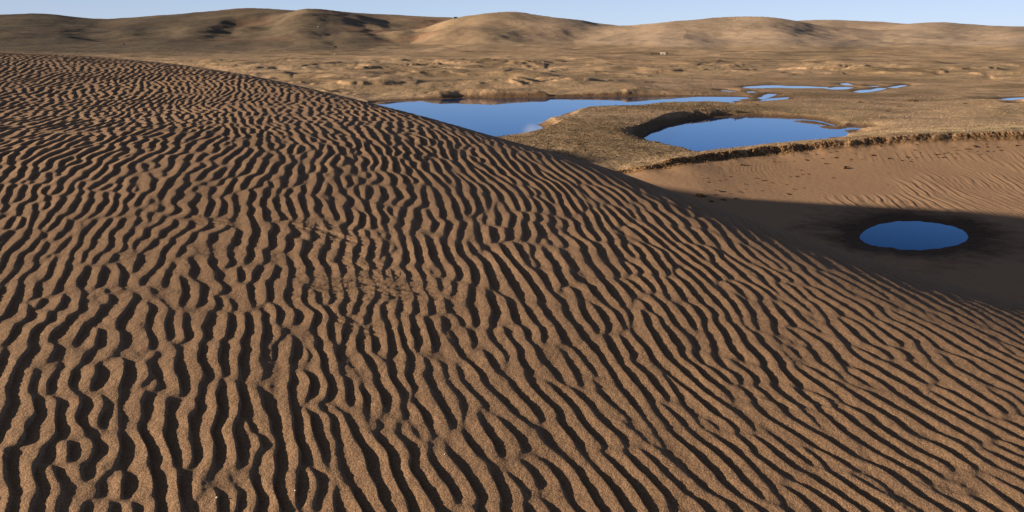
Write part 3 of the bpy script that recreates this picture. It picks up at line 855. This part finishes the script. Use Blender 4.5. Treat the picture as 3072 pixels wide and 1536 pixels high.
# --- grass tufts on the banks
def tufts(name, n_try, region, mask, h0, h1, mat, label, nb=6):
    x = rng.uniform(region[0], region[1], n_try); y = rng.uniform(region[2], region[3], n_try)
    keep = mask(x, y) > rng.random(n_try); x, y = x[keep], y[keep]
    T = terrain(x, y); z = T[0]
    sdl = flatland_sd(x, y, ['lake', 'round_pond', 'p9', 'p10'])
    ok = (T[7] < -0.3) & (sdl > 2.0); x, y, z = x[ok], y[ok], z[ok]
    n = len(x)
    h = rng.uniform(h0, h1, (n, nb)); a = rng.uniform(0, 2 * np.pi, (n, nb)); lean = rng.uniform(0.1, 0.7, (n, nb)) * h
    w = rng.uniform(0.05, 0.12, (n, nb)); br = rng.uniform(0, 0.12, (n, nb))
    cx = x[:, None] + br * np.cos(a); cy = y[:, None] + br * np.sin(a)
    px, py = -np.sin(a) * w, np.cos(a) * w
    v0 = np.stack([cx - px, cy - py, z[:, None] + 0 * a - 0.03], -1); v1 = np.stack([cx + px, cy + py, z[:, None] + 0 * a - 0.03], -1)
    v2 = np.stack([cx + lean * np.cos(a), cy + lean * np.sin(a), z[:, None] + h], -1)
    co = np.stack([v0, v1, v2], 2).reshape(-1, 3).astype(np.float32)
    nf = n * nb
    me = bpy.data.meshes.new(name)
    me.vertices.add(nf * 3); me.vertices.foreach_set('co', co.reshape(-1))
    me.loops.add(nf * 3); me.loops.foreach_set('vertex_index', np.arange(nf * 3, dtype=np.int32))
    me.polygons.add(nf); me.polygons.foreach_set('loop_start', np.arange(0, nf * 3, 3, dtype=np.int32))
    me.update(calc_edges=True); me.materials.append(mat)
    print(name, n)
    tag(link_obj(name, me), label, name.replace('_', ' '), kind='stuff')

sp0 = on_level(1760, 430, W); sp1 = on_level(2080, 335, W)
def m_scrub(x, y):
    a = np.exp(-(((x - sp0[0]) / 26) ** 2 + ((y - sp0[1]) / 32) ** 2)); b = np.exp(-(((x - sp1[0]) / 34) ** 2 + ((y - sp1[1]) / 20) ** 2))
    return np.clip(np.maximum(a, b) * 1.6, 0, 1) * sstep(-0.35, 0.25, perlin(x / 5, y / 5) + 0.5 * perlin(x / 1.6, y / 1.6))
def m_grass(x, y):
    return 0.75 * sstep(-0.5, 0.4, perlin(x / 9, y / 9) + 0.6 * perlin(x / 2.6, y / 2.6)) * sstep(420, 250, y)
tufts('scrub', 26000, (-40, 95, 150, 320), m_scrub, 0.16, 0.38, M_scrub, 'dark low scrub growing on the grassy bank between the ponds', 7)
tufts('dry_grass', 60000, (-60, 190, 145, 420), m_grass, 0.10, 0.28, M_grass, 'short dry tan grass covering the banks around the ponds', 5)

# --- single bushes on the plain
BUSH = [(2738, 301, 34, 'dark grey-green bush, widest one on the plain right of the round pond'), (2697, 318, 15, 'small dark bush below and left of the widest bush on the plain'),
        (2893, 309, 13, 'small dark bush near the pool at the right edge'), (2660, 331, 14, 'two-lobed low bush nearest the grassy slope above the round pond'),
        (2212, 333, 30, 'dark bushy tuft on the far bank of the round pond'), (2580, 305, 16, 'low dark clump standing in for the shadow in a hollow left of the widest bush')]  # last one is no bush: added as the dark of a shaded hollow
P = hit_terrain([(b[0], b[1] + 3) for b in BUSH], 150, 700, 1200)
def bush_mesh(w, seed):
    r_ = np.random.default_rng(seed); n = 420
    th = r_.uniform(0, 2 * np.pi, n); u = r_.random(n) ** 0.5; ph = r_.uniform(0, 1, n)
    lob = 1 + 0.35 * np.sin(3 * th + seed)
    x = w * 0.5 * u * lob * np.cos(th); y = w * 0.35 * u * lob * np.sin(th); z = w * 0.26 * ph * (1 - u ** 2) * (1 + 0.4 * np.sin(5 * th))
    V, F_ = [], []
    for i in range(n):
        s_ = w * r_.uniform(0.03, 0.08); d = r_.normal(size=(3, 3)); d /= np.linalg.norm(d, axis=1)[:, None]
        b = len(V); V += [(x[i] + s_ * d[k][0], y[i] + s_ * d[k][1], max(0, z[i] + s_ * d[k][2])) for k in range(3)]; F_.append((b, b + 1, b + 2))
    return V, F_
for i, (b, p) in enumerate(zip(BUSH, P)):
    w = b[2] / F * np.linalg.norm(p)
    root = bpy.data.objects.new('bush', None); COL.objects.link(root); root.location = p
    tag(root, b[3], 'bush', 'bushes on the plain')
    V, F_ = bush_mesh(w, 30 + i); link_obj('foliage', mesh_from('foliage', V, F_, M_scrub), root)
    V, F_ = [], []
    for k in range(7):
        a = k * 0.9; L = w * 0.22; b0 = len(V); t = w * 0.012
        for q, (rr, zz) in enumerate(((0.02 * w, -0.05), (L, w * 0.14))):
            cx, cy = rr * math.cos(a), rr * math.sin(a); tt = t * (1 - 0.6 * q)
            V += [(cx - tt, cy, zz), (cx + tt, cy, zz), (cx, cy + tt, zz)]
        F_ += [(b0, b0 + 1, b0 + 4, b0 + 3), (b0 + 1, b0 + 2, b0 + 5, b0 + 4), (b0 + 2, b0, b0 + 3, b0 + 5)]
    link_obj('stem', mesh_from('stem', V, F_, M_turf), root)

# --- huts far off
def box(V, F_, x0, x1, y0, y1, z0, z1):
    b = len(V); V += [(x0, y0, z0), (x1, y0, z0), (x1, y1, z0), (x0, y1, z0), (x0, y0, z1), (x1, y0, z1), (x1, y1, z1), (x0, y1, z1)]
    F_ += [[b + i for i in f] for f in ((0, 1, 5, 4), (1, 2, 6, 5), (2, 3, 7, 6), (3, 0, 4, 7), (4, 5, 6, 7), (0, 3, 2, 1))]
def house(name, px, py, wpx, hpx, label, cat, wall, roof, lean=False, sink=0.3, t1=2600):
    p = hit_terrain([(px, py)], 300, t1, 3000)[0]
    d = np.linalg.norm(p); w = wpx / F * d; h = hpx / F * d; dp = w * 0.7
    root = bpy.data.objects.new(name, None); COL.objects.link(root); root.location = (p[0], p[1], p[2] - sink)
    root.rotation_euler = (0, 0, random.uniform(-0.15, 0.15) - math.atan2(p[0], p[1]))
    tag(root, label, cat)
    V, F_ = [], []; hw = h * 0.68 + sink; box(V, F_, -w / 2, w / 2, -dp / 2, dp / 2, -0.5, hw)
    link_obj('wall', mesh_from('wall', V, F_, wall), root)
    V, F_ = [], []; e = w * 0.05; rt = h + sink
    if lean:
        V += [(-w / 2 - e, -dp / 2 - e, hw + .003), (w / 2 + e, -dp / 2 - e, hw + .003), (w / 2 + e, dp / 2 + e, rt), (-w / 2 - e, dp / 2 + e, rt),
              (-w / 2 - e, -dp / 2 - e, hw + .15), (w / 2 + e, -dp / 2 - e, hw + .15), (w / 2 + e, dp / 2 + e, rt + .15), (-w / 2 - e, dp / 2 + e, rt + .15)]
        F_ += [[0, 1, 5, 4], [1, 2, 6, 5], [2, 3, 7, 6], [3, 0, 4, 7], [4, 5, 6, 7], [0, 3, 2, 1]]
    else:
        V += [(-w / 2 - e, -dp / 2 - e, hw + .003), (w / 2 + e, -dp / 2 - e, hw + .003), (w / 2 + e, dp / 2 + e, hw + .003), (-w / 2 - e, dp / 2 + e, hw + .003), (-w / 2 - e, 0, rt), (w / 2 + e, 0, rt)]
        F_ += [[0, 1, 5, 4], [2, 3, 4, 5], [1, 2, 5], [3, 0, 4], [0, 3, 2, 1]]
    link_obj('roof', mesh_from('roof', V, F_, roof), root)
    V, F_ = [], []; dw = w * 0.09; box(V, F_, -dw, dw, -dp / 2 - 0.05, -dp / 2 - 0.003, 0, hw * 0.75)
    link_obj('door', mesh_from('door', V, F_, M_dark), root)
    return root
house('white_house', 1988, 163, 15, 6, 'small white house standing on the plain at the foot of the right hills', 'house', M_white, M_white)
house('shed', 1999.5, 161, 7, 4, 'small dark brown shed beside the white house', 'shed', M_roof, M_roof, True)
house('hut', 955, 82, 5, 3.2, 'tiny white hut high on the left hillside', 'hut', M_white, M_white)
house('hut', 372, 136, 5, 4, 'tiny pale hut at the foot of the dark left hill', 'hut', M_white, M_roof)
house('hut', 1008, 164, 8, 4, 'tiny pale hut on the plain right of the dark left hill', 'hut', M_white, M_white)
house('shed', 1006, 142, 9, 3.5, 'low dark shed on the plain under the left hills', 'shed', M_dark, M_dark, True)
house('hut', 1367, 55, 9, 3.8, 'dark hut on the skyline in the dip between the left and middle hills', 'hut', M_dark, M_dark, True)
# low wall left of the white house
p = hit_terrain([(1966, 163)], 300, 2600, 3000)[0]
V, F_ = [], []; box(V, F_, -5, 5, -0.25, 0.25, -0.6, 1.0); box(V, F_, -5.2, -4.7, -0.35, 0.35, -0.6, 1.2); box(V, F_, 4.7, 5.2, -0.35, 0.35, -0.6, 1.2)
o = link_obj('low_wall', mesh_from('low_wall', V, F_, M_roof)); o.location = p
tag(o, 'low dark wall running left from the white house', 'wall')

# --- pebbles on the near sand
PEB = [(685, 1497, 6, 'white pebble on the near sand, leftmost of the three'), (913, 1479, 5, 'white pebble on the near sand, lit and middle of the three'), (1312, 1364, 4, 'white pebble on the near sand, rightmost of the three')]
for i, (px, py, s_, lab) in enumerate(PEB):
    p = dune_point(px, py)
    gx_, gy_ = np.meshgrid(np.linspace(-.03, .03, 13), np.linspace(-.03, .03, 13)); gx_ = gx_.ravel() + p[0]; gy_ = gy_.ravel() + p[1]
    gb = int(np.argmax(ripples(gx_, gy_, dune_macro(gx_, gy_)[1])[0])); p = np.array([gx_[gb], gy_[gb], p[2]])
    zz = dune_macro(np.array([p[0]]), np.array([p[1]])); rz_ = ripples(np.array([p[0]]), np.array([p[1]]), zz[1])[0][0]
    V, F_ = lump(400 + i, 2, 0.2, 0.75)
    o = link_obj('pebble', mesh_from('pebble', V, F_, M_pebble, True)); sz = s_ / F * np.linalg.norm(p) * 0.95
    o.scale = (sz * 1.2, sz, sz); o.location = (p[0], p[1], zz[0][0] + rz_ + sz * 0.25)
    tag(o, lab, 'pebble', 'pebbles on the near sand')
